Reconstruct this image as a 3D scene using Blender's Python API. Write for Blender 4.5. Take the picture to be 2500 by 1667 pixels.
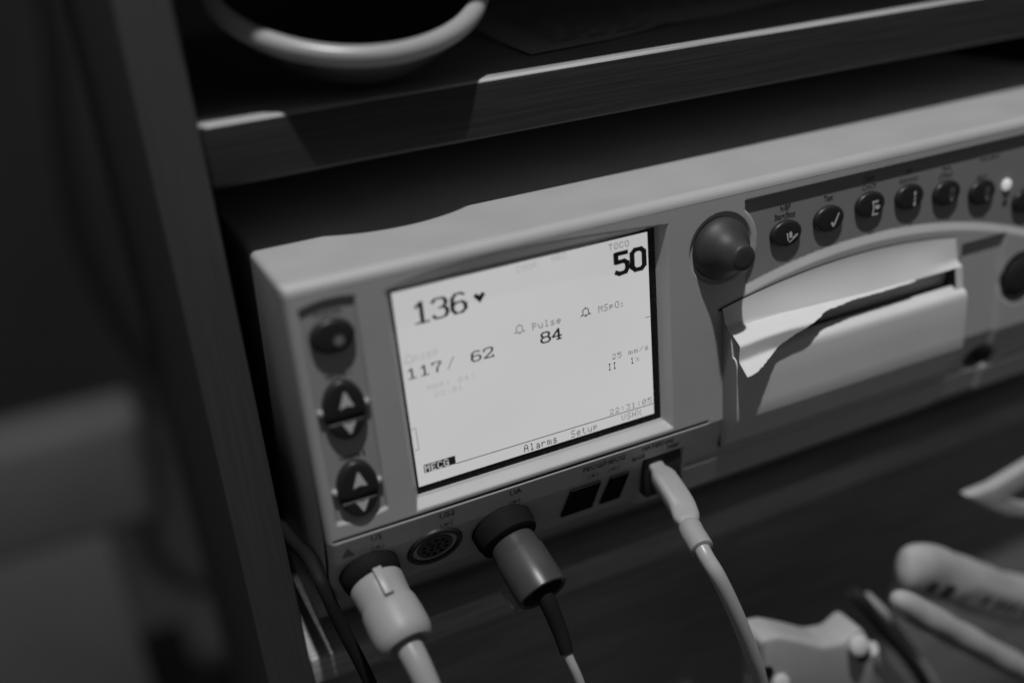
import bpy, bmesh, math, random
import numpy as np
from mathutils import Vector, Matrix

for o in list(bpy.data.objects):
    bpy.data.objects.remove(o)
scene = bpy.context.scene
COL = scene.collection
rnd = random.Random(4)

# ------------------------------------------------------------------ camera
cam_d = bpy.data.cameras.new('camera')
cam = bpy.data.objects.new('camera', cam_d)
COL.objects.link(cam)
scene.camera = cam
R = Matrix(((0.9017, -0.4233, -0.0884), (-0.2424, -0.3257, -0.9139), (0.358, 0.8455, -0.3963)))
rx, ry, rz = R[0], R[1], R[2]
rot = Matrix((rx, -ry, -rz)).transposed().to_4x4()
cam.matrix_world = Matrix.Translation((-0.10985, -0.37858, 0.23341)) @ rot
cam_d.sensor_width = 36
cam_d.lens = 36.42
cam_d.clip_start = 0.01
cam_d.clip_end = 50
cam_d.dof.use_dof = True
cam_d.dof.focus_distance = 0.472
cam_d.dof.aperture_fstop = 1.9
cam_d.dof.aperture_blades = 0

# ------------------------------------------------------------------ world and lamps
world = bpy.data.worlds.new('World')
scene.world = world
world.use_nodes = True
bg = world.node_tree.nodes['Background']
bg.inputs[0].default_value = (1, 1, 1, 1)
bg.inputs[1].default_value = 0.058
scene.view_settings.view_transform = 'Standard'
scene.view_settings.look = 'None'
scene.view_settings.exposure = 0
scene.view_settings.gamma = 1

ld = bpy.data.lights.new('ceiling_lamp', 'AREA')
ld.shape = 'DISK'
ld.size = 0.075
ld.energy = 45
lamp = bpy.data.objects.new('ceiling_lamp', ld)
COL.objects.link(lamp)
lamp.location = (-0.040, -0.68, 2.50)
lamp.rotation_euler = (Vector((0.12, 0.0, 0.08)) - Vector(lamp.location)).to_track_quat('-Z', 'Y').to_euler()

# ------------------------------------------------------------------ materials
def mat(name, col, rough=0.5, spec=0.5, noise=None, bump=None, emit=0.0, metal=0.0, coat=0.0, alpha=1.0, trans=0.0):
    """noise=(scale,amount) value mottling; bump=(scale,strength,distance)"""
    m = bpy.data.materials.new(name)
    m.use_nodes = True
    nt = m.node_tree
    b = nt.nodes['Principled BSDF']
    b.inputs['Base Color'].default_value = (col, col, col, 1)
    b.inputs['Roughness'].default_value = rough
    b.inputs['Specular IOR Level'].default_value = spec
    b.inputs['Metallic'].default_value = metal
    b.inputs['Coat Weight'].default_value = coat
    b.inputs['Alpha'].default_value = alpha
    b.inputs['Transmission Weight'].default_value = trans
    tc = nt.nodes.new('ShaderNodeTexCoord')
    if emit:
        b.inputs['Emission Color'].default_value = (1, 1, 1, 1)
        b.inputs['Emission Strength'].default_value = emit
    if noise:
        n = nt.nodes.new('ShaderNodeTexNoise')
        n.inputs['Scale'].default_value = noise[0]
        n.inputs['Detail'].default_value = 6
        nt.links.new(tc.outputs['Object'], n.inputs['Vector'])
        mr = nt.nodes.new('ShaderNodeMapRange')
        mr.inputs['From Min'].default_value = 0.3
        mr.inputs['From Max'].default_value = 0.7
        mr.inputs['To Min'].default_value = col * (1 - noise[1])
        mr.inputs['To Max'].default_value = col * (1 + noise[1])
        nt.links.new(n.outputs['Fac'], mr.inputs['Value'])
        cb = nt.nodes.new('ShaderNodeCombineColor')
        for i in range(3):
            nt.links.new(mr.outputs['Result'], cb.inputs[i])
        nt.links.new(cb.outputs['Color'], b.inputs['Base Color'])
        mr2 = nt.nodes.new('ShaderNodeMapRange')
        mr2.inputs['From Min'].default_value = 0.3
        mr2.inputs['From Max'].default_value = 0.7
        mr2.inputs['To Min'].default_value = max(0, rough - 0.06)
        mr2.inputs['To Max'].default_value = min(1, rough + 0.06)
        nt.links.new(n.outputs['Fac'], mr2.inputs['Value'])
        nt.links.new(mr2.outputs['Result'], b.inputs['Roughness'])
        if emit:
            mr3 = nt.nodes.new('ShaderNodeMapRange')
            mr3.inputs['From Min'].default_value = 0.3
            mr3.inputs['From Max'].default_value = 0.7
            mr3.inputs['To Min'].default_value = emit * (1 - noise[1])
            mr3.inputs['To Max'].default_value = emit * (1 + noise[1])
            nt.links.new(n.outputs['Fac'], mr3.inputs['Value'])
            nt.links.new(mr3.outputs['Result'], b.inputs['Emission Strength'])
    if bump:
        n2 = nt.nodes.new('ShaderNodeTexNoise')
        n2.inputs['Scale'].default_value = bump[0]
        n2.inputs['Detail'].default_value = 3
        nt.links.new(tc.outputs['Object'], n2.inputs['Vector'])
        bp = nt.nodes.new('ShaderNodeBump')
        bp.inputs['Strength'].default_value = bump[1]
        bp.inputs['Distance'].default_value = bump[2]
        nt.links.new(n2.outputs['Fac'], bp.inputs['Height'])
        nt.links.new(bp.outputs['Normal'], b.inputs['Normal'])
    return m

def wood(name, c0, c1, axis, rough=0.42):
    m = bpy.data.materials.new(name)
    m.use_nodes = True
    nt = m.node_tree
    b = nt.nodes['Principled BSDF']
    b.inputs['Roughness'].default_value = rough
    tc = nt.nodes.new('ShaderNodeTexCoord')
    mp = nt.nodes.new('ShaderNodeMapping')
    s = [900, 900, 900]
    s[axis] = 16
    mp.inputs['Scale'].default_value = s
    nt.links.new(tc.outputs['Object'], mp.inputs['Vector'])
    n = nt.nodes.new('ShaderNodeTexNoise')
    n.inputs['Scale'].default_value = 1.0
    n.inputs['Detail'].default_value = 4
    n.inputs['Distortion'].default_value = 0.4
    nt.links.new(mp.outputs['Vector'], n.inputs['Vector'])
    cr = nt.nodes.new('ShaderNodeValToRGB')
    cr.color_ramp.elements[0].position = 0.36
    cr.color_ramp.elements[0].color = (c0, c0, c0, 1)
    cr.color_ramp.elements[1].position = 0.62
    cr.color_ramp.elements[1].color = (c1, c1, c1, 1)
    nt.links.new(n.outputs['Fac'], cr.inputs['Fac'])
    nt.links.new(cr.outputs['Color'], b.inputs['Base Color'])
    bp = nt.nodes.new('ShaderNodeBump')
    bp.inputs['Strength'].default_value = 0.35
    bp.inputs['Distance'].default_value = 0.0004
    nt.links.new(n.outputs['Fac'], bp.inputs['Height'])
    nt.links.new(bp.outputs['Normal'], b.inputs['Normal'])
    return m

M = {
    'shell': mat('light_plastic', 0.50, 0.42, 0.4, noise=(35, 0.03), bump=(1500, 0.16, 0.0004)),
    'panel': mat('key_panel_plastic', 0.30, 0.45, 0.4, noise=(40, 0.03), bump=(1500, 0.12, 0.0004)),
    'recess': mat('button_panel_plastic', 0.40, 0.45, 0.4, noise=(40, 0.03), bump=(1500, 0.12, 0.0004)),
    'case': mat('case_plastic', 0.46, 0.5, 0.3, noise=(30, 0.04)),
    'door': mat('door_plastic', 0.75, 0.42, 0.4, noise=(30, 0.03), bump=(1500, 0.1, 0.0004)),
    'inner': mat('slot_interior', 0.04, 0.6),
    'frame': mat('screen_frame_black', 0.012, 0.25, 0.5, noise=(600, 0.3)),
    'knob': mat('knob_rubber', 0.048, 0.52, 0.5, bump=(900, 0.1, 0.0003)),
    'button': mat('button_rubber', 0.025, 0.38, 0.5, bump=(900, 0.08, 0.0003)),
    'icon': mat('button_print_white', 0.75, 0.5),
    'icon2': mat('button_print_grey', 0.30, 0.5),
    'print': mat('printed_ink_dark', 0.07, 0.5),
    'printf': mat('printed_ink_grey', 0.17, 0.5),
    'led': mat('indicator_glass', 0.6, 0.3, emit=0.35),
    'lcd': mat('screen_backlit', 0.10, 0.35, 0.3, noise=(14, 0.03), emit=0.485),
    'ink': mat('lcd_dark', 0.02, 0.4, 0.2, emit=0.004),
    'ink2': mat('lcd_mid', 0.08, 0.4, 0.2, emit=0.12),
    'ink3': mat('lcd_faint', 0.1, 0.4, 0.2, emit=0.34),
    'white_plug': mat('plug_white', 0.37, 0.4, 0.4, noise=(60, 0.04)),
    'grey_plug': mat('plug_grey', 0.06, 0.38, 0.5, noise=(60, 0.06), bump=(700, 0.05, 0.0003)),
    'black': mat('rubber_black', 0.012, 0.75, 0.12),
    'cable': mat('cable_grey', 0.45, 0.32, 0.5, noise=(80, 0.03)),
    'cord': mat('cord_black', 0.014, 0.7, 0.2),
    'socket': mat('socket_dark', 0.028, 0.4),
    'paper': mat('paper_white', 0.80, 0.8, 0.2, noise=(120, 0.02)),
    'sheet': mat('paper_sheet', 0.75, 0.8, 0.2, noise=(40, 0.05)),
    'sheet_ink': mat('paper_sheet_ink', 0.25, 0.8, 0.2),
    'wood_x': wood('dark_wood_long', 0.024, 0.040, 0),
    'wood_low_lit': wood('lightened_wood_long', 0.20, 0.36, 0),  # cabinet wood lightened to stand in for extra light low down
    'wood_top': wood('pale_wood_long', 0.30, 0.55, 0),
    'wood_z': wood('dark_wood_upright', 0.046, 0.056, 2, 0.6),
    'dish': mat('dish_dark', 0.025, 0.4, 0.5),
    'dish_rim': mat('dish_rim_pale', 0.42, 0.3, 0.5),
    'grey': mat('soft_grey_plastic', 0.46, 0.5, 0.3, noise=(50, 0.06)),
    'label': mat('pale_label', 0.60, 0.6, 0.3),
    'dark': mat('dark_plastic', 0.035, 0.5, 0.3, noise=(40, 0.1)),
    'wall': mat('dark_wall', 0.05, 0.9, 0.1, noise=(3, 0.12)),
    'floor': mat('dark_floor', 0.07, 0.7, 0.2, noise=(3, 0.15)),
    'stool': mat('grey_vinyl', 0.14, 0.7, 0.2, noise=(6, 0.08)),
}

# ------------------------------------------------------------------ helpers
def link(name, me, parent=None):
    o = bpy.data.objects.new(name, me)
    COL.objects.link(o)
    if parent is not None:
        o.parent = parent
    return o

def finish(name, bm, m, parent=None, smooth=True, angle=40):
    me = bpy.data.meshes.new(name)
    bmesh.ops.recalc_face_normals(bm, faces=bm.faces[:])
    bm.to_mesh(me)
    bm.free()
    for mm in (m if isinstance(m, (list, tuple)) else [m]):
        me.materials.append(M[mm] if isinstance(mm, str) else mm)
    if smooth:
        for p in me.polygons:
            p.use_smooth = True
        me.set_sharp_from_angle(angle=math.radians(angle))
    return link(name, me, parent)

def tag(o, label=None, cat=None, group=None, kind=None):
    if label: o['label'] = label
    if cat: o['category'] = cat
    if group: o['group'] = group
    if kind: o['kind'] = kind
    return o

def thing(name, label, cat, loc=(0, 0, 0), group=None):
    o = bpy.data.objects.new(name, None)
    COL.objects.link(o)
    o.empty_display_size = 0.02
    return tag(o, label, cat, group)

def box(bm, x0, x1, y0, y1, z0, z1, bev=0, seg=2):
    r = bmesh.ops.create_cube(bm, size=1)
    for v in r['verts']:
        v.co = Vector((x0 + (v.co.x + .5) * (x1 - x0), y0 + (v.co.y + .5) * (y1 - y0), z0 + (v.co.z + .5) * (z1 - z0)))
    if bev:
        es = list({e for v in r['verts'] for e in v.link_edges})
        bmesh.ops.bevel(bm, geom=es, offset=bev, segments=seg, profile=0.5, affect='EDGES')

def frames(pts):
    pts = [Vector(p) for p in pts]
    T = []
    for i in range(len(pts)):
        a = pts[max(0, i - 1)]; b = pts[min(len(pts) - 1, i + 1)]
        T.append((b - a).normalized())
    n = T[0].orthogonal().normalized()
    N = [n]
    for i in range(1, len(pts)):
        n = N[-1] - T[i] * N[-1].dot(T[i])
        N.append(n.normalized())
    return pts, T, N

def tube(bm, pts, rad, n=20, cap=True, up=None, squash=1.0):
    pts, T, N = frames(pts)
    rings = []
    for i, p in enumerate(pts):
        nn = N[i]
        if up is not None:
            nn = (Vector(up) - T[i] * Vector(up).dot(T[i])).normalized()
        bb = T[i].cross(nn)
        r = rad[i] if isinstance(rad, (list, tuple)) else rad
        rings.append([bm.verts.new(p + nn * (r * squash * math.cos(2 * math.pi * k / n)) + bb * (r * math.sin(2 * math.pi * k / n))) for k in range(n)])
    for a, b in zip(rings, rings[1:]):
        for k in range(n):
            bm.faces.new((a[k], a[(k + 1) % n], b[(k + 1) % n], b[k]))
    if cap:
        bm.faces.new(rings[0]); bm.faces.new(rings[-1])

def spline(pts, k=10):
    pts = [Vector(p) for p in pts]
    out = []
    for i in range(len(pts) - 1):
        p0 = pts[max(0, i - 1)]; p1 = pts[i]; p2 = pts[i + 1]; p3 = pts[min(len(pts) - 1, i + 2)]
        for j in range(k):
            t = j / k
            out.append(0.5 * ((2 * p1) + (p2 - p0) * t + (2 * p0 - 5 * p1 + 4 * p2 - p3) * t * t + (3 * p1 - p0 - 3 * p2 + p3) * t ** 3))
    out.append(pts[-1])
    return out

def lathe(bm, prof, org, axis, n=40):
    """prof [(t, r)] along axis from org"""
    ax = Vector(axis).normalized(); org = Vector(org)
    u = ax.orthogonal().normalized(); w = ax.cross(u)
    rings = []
    for t, r in prof:
        if r <= 1e-7:
            rings.append([bm.verts.new(org + ax * t)])
        else:
            rings.append([bm.verts.new(org + ax * t + u * (r * math.cos(2 * math.pi * k / n)) + w * (r * math.sin(2 * math.pi * k / n))) for k in range(n)])
    for a, b in zip(rings, rings[1:]):
        for k in range(n):
            q = [a[k % len(a)], a[(k + 1) % len(a)], b[(k + 1) % len(b)], b[k % len(b)]]
            q = list(dict.fromkeys(q))
            if len(q) > 2:
                bm.faces.new(q)

def prism(bm, poly, d0, d1, f):
    """poly of (a,b); f(a,b,d)->xyz ; extruded from d0 to d1"""
    A = [bm.verts.new(f(a, b, d0)) for a, b in poly]
    B = [bm.verts.new(f(a, b, d1)) for a, b in poly]
    bm.faces.new(A); bm.faces.new(B)
    for i in range(len(poly)):
        j = (i + 1) % len(poly)
        bm.faces.new((A[i], A[j], B[j], B[i]))

def sstep(a, b, x):
    t = np.clip((x - a) / (b - a), 0, 1)
    return t * t * (3 - 2 * t)

def text_mesh(name, s, size, m, parent, mtx, align='CENTER', extrude=0.00012, sx=1.0):
    cu = bpy.data.curves.new(name, 'FONT')
    cu.body = s
    cu.size = size
    cu.align_x = align
    cu.extrude = extrude
    cu.resolution_u = 3
    tmp = bpy.data.objects.new('tmp_text', cu)
    COL.objects.link(tmp)
    dg = bpy.context.evaluated_depsgraph_get()
    me = bpy.data.meshes.new_from_object(tmp.evaluated_get(dg))
    bpy.data.objects.remove(tmp)
    me.materials.clear()
    me.materials.append(M[m])
    me.transform(mtx @ Matrix.Diagonal((sx, 1, 1, 1)))
    me.name = name
    return link(name, me, parent)

FRONT = Matrix(((1, 0, 0, 0), (0, 0, -1, 0), (0, 1, 0, 0), (0, 0, 0, 1)))   # text plane (x,y) -> world (x, z), facing -y
def at(x, y, z, lean=0.0):
    return Matrix.Translation((x, y, z)) @ Matrix.Rotation(lean, 4, 'X') @ FRONT

# ------------------------------------------------------------------ setting far behind
bm = bmesh.new(); box(bm, -4, 3, 2.6, 2.7, -1.1, 2.2)
tag(finish('wall', bm, 'wall', smooth=False), kind='structure')
bm = bmesh.new(); box(bm, -4, 3, -2.0, 2.6, -1.2, -1.1)
tag(finish('floor', bm, 'floor', smooth=False), kind='structure')

# ------------------------------------------------------------------ cabinet
YF = 0.039          # front plane of the cabinet
XL = -0.0555        # inner face of its side panel
cab = thing('wooden_cabinet', 'dark wood cabinet with open compartment holding the white monitor', 'cabinet')
bm = bmesh.new(); box(bm, XL - 0.0215, XL, YF, 0.42, -1.1, 0.62, 0.0012); finish('side_panel', bm, 'wood_z', cab)
bm = bmesh.new(); box(bm, 0.62, 0.64, YF, 0.42, -1.1, 0.62, 0.0012); finish('side_panel', bm, 'wood_z', cab)
def shelf(z0, z1, face, bev):
    bm = bmesh.new(); box(bm, XL + .0002, 0.6198, YF, 0.40, z0, z1, bev, 4)
    bm.normal_update()
    for f in bm.faces:
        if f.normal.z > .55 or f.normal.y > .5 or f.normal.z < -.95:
            f.material_index = 1  # top is pale wood; underside and back paled to lift the shade
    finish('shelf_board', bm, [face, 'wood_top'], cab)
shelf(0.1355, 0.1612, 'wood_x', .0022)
shelf(-0.1155, -0.1, 'wood_top', .0015)  # front face in the pale wood too, painting in brighter light here
bm = bmesh.new(); box(bm, XL - 0.0215, 0.64, 0.4005, 0.41, -1.09, 0.615); finish('back_panel', bm, 'wood_top', cab, smooth=False)  # pale colour chosen to lift the shade inside the compartment
bm = bmesh.new(); box(bm, XL + .0002, 0.6198, 0.052, 0.068, -0.5, -0.1157, 0.001); finish('drawer_front', bm, 'wood_low_lit', cab)
bm = bmesh.new(); box(bm, XL + 0.0005, 0.6195, 0.0035, YF - .0005, 0.30, 0.52, 0.001); finish('upper_cupboard', bm, 'wood_x', cab)
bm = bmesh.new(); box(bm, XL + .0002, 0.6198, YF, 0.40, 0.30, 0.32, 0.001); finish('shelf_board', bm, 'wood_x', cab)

# ------------------------------------------------------------------ fetal monitor
mon = thing('fetal_monitor', 'light grey bedside monitor with lit screen, knob, keys and printer on the cabinet shelf', 'medical monitor')
F = -0.006
X0, X1 = -0.0445, 0.462
ZT = 0.1048
ZB = -0.051

KC = (0.1553, 0.0765)      # knob centre
def arc_lip(x):            # lower boundary of the key panel
    return np.interp(x, [.15, .1696, .19, .2169, .24, .2606, .29, .3172, .3506, .40, .47], [.0505, .0543, .0588, .0626, .0636, .0629, .0597, .0546, .0440, .0225, -.012])
def arc_lip_s(x):
    a = np.polyfit([.1696, .19, .2169, .24, .2606, .29, .3172, .3506], [.0543, .0588, .0624, .0634, .0627, .0597, .0546, .0442], 3)
    return np.polyval(a, x)
def arc_door(x):
    a = np.polyfit([.1634, .1784, .2041, .2306, .2612, .2820, .3026], [.0488, .0512, .0545, .0560, .0553, .0533, .0500], 3)
    return np.polyval(a, x)
def arch_top(x):           # upper edge of the screen opening
    a = np.polyfit([-3.8, 8.4, 20.7, 37.3, 54.2, 71.7, 89.6, 108.1, 126.3], [94.0, 96.6, 98.2, 99.0, 98.9, 98.2, 97.0, 95.3, 93.9], 4)
    return np.polyval(a, np.asarray(x) * 1000) / 1000

def axis_pts(breaks, step):
    out = []
    for (a, b), s in zip(zip(breaks, breaks[1:]), step):
        n = max(1, int(round((b - a) / s)))
        out += list(np.linspace(a, b, n, endpoint=False))
    return np.array(out + [breaks[-1]])

r0 = 0.0045
xs = axis_pts([X0, X0 + r0, -.006, .0, .120, .129, .138, .36, X1], [.00035, .0005, .0005, .0012, .0005, .0006, .0006, .003])
zs = axis_pts([ZB, -.0235, -.013, -.0085, -.003, .088, .1005, ZT - r0, ZT], [.001, .0008, .0003, .0005, .0006, .0005, .0005, .0003])
GX, GZ = np.meshgrid(xs, zs)

def shell_depth(X, Z):
    D = np.zeros_like(X)                                  # depth inwards (+y)
    # rounded top and left edges
    dx = np.clip((X0 + .0032 - X) / .0032, 0, 1); dz = np.clip((Z - (ZT - r0)) / r0, 0, 1)
    D += r0 * (1 - np.sqrt(1 - dx ** 2 * .999) * np.sqrt(1 - dz ** 2 * .999))
    # slight crown towards the top edge
    # lower part leans back under the front
    low = np.clip(-0.0112 - Z, 0, None)
    D += low * 0.25
    low2 = np.clip(-0.0235 - Z, 0, None) * sstep(.1115, .1095, X)
    D += low2 * 0.26
    # thin groove above the connector labels
    g = np.exp(-((Z + 0.0103) / 0.00055) ** 2) * sstep(-.0425, -.0415, X) * sstep(.1475, .1465, X)
    D += 0.0011 * g
    # second groove along the apron right of the connectors
    g = np.exp(-((Z + 0.0345) / 0.0008) ** 2) * sstep(.136, .138, X)
    D += 0.0012 * g
    # step between the connector row and the apron
    D += 0.0022 * sstep(.1105, .1115, X) * sstep(.1345, .1335, X) * sstep(-.021, -.0225, Z)
    # recess of the three buttons
    top = .0962 - 12.0 * (X + .0262) ** 2
    bot = -.0031 + 6.0 * (X + .030) ** 2
    d = np.minimum(np.minimum(X + .0393, -.0165 - X), np.minimum(top - Z, 9e9))
    D += 0.0013 * sstep(-.0003, .0007, d) * sstep(-.0004, .0014, Z - bot)
    # round recess of the knob
    d = .0168 - np.hypot(X - KC[0], Z - KC[1])
    D += 0.0014 * sstep(-.0002, .0006, d)
    # key panel recess
    lip = arc_lip_s(np.clip(X, .16, .36))
    lip = np.where(X > .36, lip - (X - .36) * 0.45, lip)
    dk = np.hypot(X - KC[0] + .0005, Z - KC[1]) - .0208
    xl = .1688 + .0 * Z
    d = np.minimum(np.minimum(dk, X - xl), .0964 - Z)
    D += 0.0021 * sstep(-.0002, .0007, d) * np.clip((Z - lip + .0036) / .0038, 0, 1)
    # latch recess right of the printer door
    d = np.minimum(np.minimum(X - .3065, .3375 - X), .0448 - Z)
    D += 0.0022 * sstep(-.0003, .0010, d) 
    # round dial recess
    d = .0150 - np.hypot(X - .3515, Z - .0165)
    D += 0.0030 * sstep(-.0002, .0030, d)
    # oval finger hole low on the right
    d = 1 - np.hypot((X - .3330) / .0125, (Z + .0285) / .0085)
    D += 0.004 * sstep(-.02, .6, d)
    # screen opening: sloped sides
    tz = arch_top(np.clip(X, -.005, .128))
    sl = (X + .0042) / .0024; sr = (.1272 - X) / .0024; sb = (Z + .0076) / .0030; st = (tz - Z) / (tz - .0925)
    k = np.clip(np.minimum(np.minimum(sl, sr), np.minimum(sb, st)), 0, 1.6)
    D += 0.0055 * np.minimum(k, 1.0) + 0.004 * np.clip(k - 1.15, 0, .4)
    return D

GD = shell_depth(GX, GZ)
nz, nx = GX.shape
verts = np.c_[GX.ravel(), (F + GD).ravel(), GZ.ravel()]
idx = np.arange(nz * nx).reshape(nz, nx)
a = idx[:-1, :-1]; b_ = idx[:-1, 1:]; c_ = idx[1:, 1:]; d_ = idx[1:, :-1]
quads = np.stack([a, b_, c_, d_], -1).reshape(-1, 4)
cxx = (GX[:-1, :-1] + GX[1:, 1:]).ravel() / 2; czz = (GZ[:-1, :-1] + GZ[1:, 1:]).ravel() / 2
keep = ~((cxx > .0005) & (cxx < .1225) & (czz > -.002) & (czz < .0905))
quads = quads[keep]; cxx = cxx[keep]; czz = czz[keep]
me = bpy.data.meshes.new('front_shell')
me.from_pydata(verts.tolist(), [], quads.tolist())
for mm in ('shell', 'panel', 'recess', 'socket'):
    me.materials.append(M[mm])
mi = np.zeros(len(quads), int)
lipq = arc_lip_s(np.clip(cxx, .16, .36)); lipq = np.where(cxx > .36, lipq - (cxx - .36) * .45, lipq)
dk = np.hypot(cxx - KC[0] + .0005, czz - KC[1]) - .0208
mi[(dk > .0002) & (cxx > .169) & (czz < .0962) & (czz > lipq + .0003)] = 1
mi[(cxx > -.0391) & (cxx < -.0167) & (czz < .0960 - 12.0 * (cxx + .0262) ** 2) & (czz > -.0031 + 6.0 * (cxx + .030) ** 2 + .0012)] = 2
mi[(np.abs(czz + .0103) < .0005) & (cxx > -.0420) & (cxx < .1470)] = 3
mi[np.hypot((cxx - .3330) / .0125, (czz + .0285) / .0085) < .8] = 3
me.polygons.foreach_set('material_index', mi)
me.polygons.foreach_set('use_smooth', np.ones(len(quads), bool))
me.update()
link('front_shell', me, mon)

# case behind the front shell
bm = bmesh.new()
box(bm, X0 + .0002, X1, F + r0 - .0006, 0.330, -.0935, ZT - .0001)
# undercut below the connector row: pull the lower front edge back
for v in bm.verts:
    if v.co.z < 0 and v.co.y < .1:
        v.co.y = .060
bmesh.ops.bisect_plane(bm, geom=bm.verts[:] + bm.edges[:] + bm.faces[:], plane_co=(0, 0, ZB), plane_no=(0, 0, 1))
for v in bm.verts:
    if abs(v.co.z - ZB) < 1e-5 and v.co.y < .1:
        v.co.y = .0165
bmesh.ops.bisect_plane(bm, geom=bm.verts[:] + bm.edges[:] + bm.faces[:], plane_co=(0, 0, -.010), plane_no=(0, 0, 1))
for v in bm.verts:
    if abs(v.co.z + .010) < 1e-5 and v.co.y < .1:
        v.co.y = F + r0 + .004
for v in bm.verts:
    if v.co.z > .1 and v.co.y < .1:
        v.co.y = F + r0 - .0006
ed = [e for e in bm.edges if all(v.co.x < X0 + .001 and v.co.z > .1 for v in e.verts)]
bmesh.ops.bevel(bm, geom=ed, offset=.0028, segments=4, profile=.5, affect='EDGES')
# open the front so that it never shows through the screen opening
dl = [f for f in bm.faces if f.calc_center_median().y < .03 and abs(f.normal.y) > .6 and f.calc_center_median().z > ZB]
bmesh.ops.delete(bm, geom=dl, context='FACES')
finish('case', bm, 'case', mon)
for fx in (-.02, .42):
    for fy in (.09, .28):
        bm = bmesh.new(); lathe(bm, [(0, .009), (.0065, .0085), (.0065, 0)], (fx, fy, -.0935), (0, 0, -1), 20)
        finish('foot', bm, 'black', mon)

# screen
bm = bmesh.new(); box(bm, -.0022, .1252, .0002, .0022, -.0058, .0960)
finish('screen_frame', bm, 'frame', mon, smooth=False)
bm = bmesh.new(); box(bm, 0, .1202, -.0001, .0006, 0, .0905)
scr = finish('screen', bm, 'lcd', mon, smooth=False)

YS = -.00018
def quad(bm, pts, y=YS):
    bm.faces.new([bm.verts.new((x / 1000, y, z / 1000)) for x, z in pts])

FONT57 = {
 'A': '01110 10001 10001 11111 10001 10001 10001', 'B': '11110 10001 10001 11110 10001 10001 11110',
 'C': '01110 10001 10000 10000 10000 10001 01110', 'E': '11111 10000 10000 11110 10000 10000 11111',
 'G': '01110 10001 10000 10111 10001 10001 01111', 'H': '10001 10001 10001 11111 10001 10001 10001',
 'I': '01110 00100 00100 00100 00100 00100 01110', 'M': '10001 11011 10101 10101 10001 10001 10001',
 'N': '10001 11001 10101 10011 10001 10001 10001', 'O': '01110 10001 10001 10001 10001 10001 01110',
 'P': '11110 10001 10001 11110 10000 10000 10000', 'S': '01111 10000 10000 01110 00001 00001 11110',
 'T': '11111 00100 00100 00100 00100 00100 00100', 'V': '10001 10001 10001 10001 10001 01010 00100',
 'X': '10001 10001 01010 00100 01010 10001 10001',
 'a': '00000 00000 01110 00001 01111 10001 01111', 'e': '00000 00000 01110 10001 11111 10000 01110',
 'l': '01100 00100 00100 00100 00100 00100 01110', 'm': '00000 00000 11010 10101 10101 10101 10101',
 'p': '00000 00000 11110 10001 11110 10000 10000', 'r': '00000 00000 10110 11001 10000 10000 10000',
 's': '00000 00000 01110 10000 01110 00001 11110', 't': '01000 01000 11100 01000 01000 01001 00110',
 'u': '00000 00000 10001 10001 10001 10011 01101', 'x': '00000 10001 01010 00100 01010 10001 00000',
 '0': '01110 10001 10011 10101 11001 10001 01110', '1': '00100 01100 00100 00100 00100 00100 01110',
 '2': '01110 10001 00001 00010 00100 01000 11111', '3': '11111 00010 00100 00010 00001 10001 01110',
 '4': '00010 00110 01010 10010 11111 00010 00010', '5': '11111 10000 11110 00001 00001 10001 01110',
 '8': '01110 10001 10001 01110 10001 10001 01110', '/': '00000 00001 00010 00100 01000 10000 00000',
 '(': '00010 00100 01000 01000 01000 00100 00010', ')': '01000 00100 00010 00010 00010 00100 01000',
 ':': '00000 00100 00100 00000 00100 00100 00000', ' ': '00000 ' * 7}

def lcd_text(s, x, z, pitch, h, m, stretch=.72, zoff=0.0, y=YS, fill=.86):
    """5x7 dot-matrix line, lower-left at (x,z) mm, character pitch and height in mm"""
    bm = bmesh.new()
    ph = h / 7
    for i, ch in enumerate(s):
        if ch == '_':      # small subscript 2
            rows = FONT57['2'].split(); k = .62
        else:
            rows = FONT57[ch].split(); k = 1.0
        pw = pitch * stretch / 5
        for r, row in enumerate(rows):
            c = 0
            while c < 5:
                if row[c] == '1':
                    e = c
                    while e + 1 < 5 and row[e + 1] == '1':
                        e += 1
                    xa = x + i * pitch + c * pw * k; xb = x + i * pitch + (e + 1) * pw * k
                    zb = z + (6 - r) * ph * k; zt = zb + ph * k * 1.02
                    g = (1 - fill) * pw / 2
                    quad(bm, [(xa + g, zb), (xb - g, zb), (xb - g, zt), (xa + g, zt)], y)
                    c = e + 1
                else:
                    c += 1
    return finish('readout_text', bm, m, scr, smooth=False)

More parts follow.
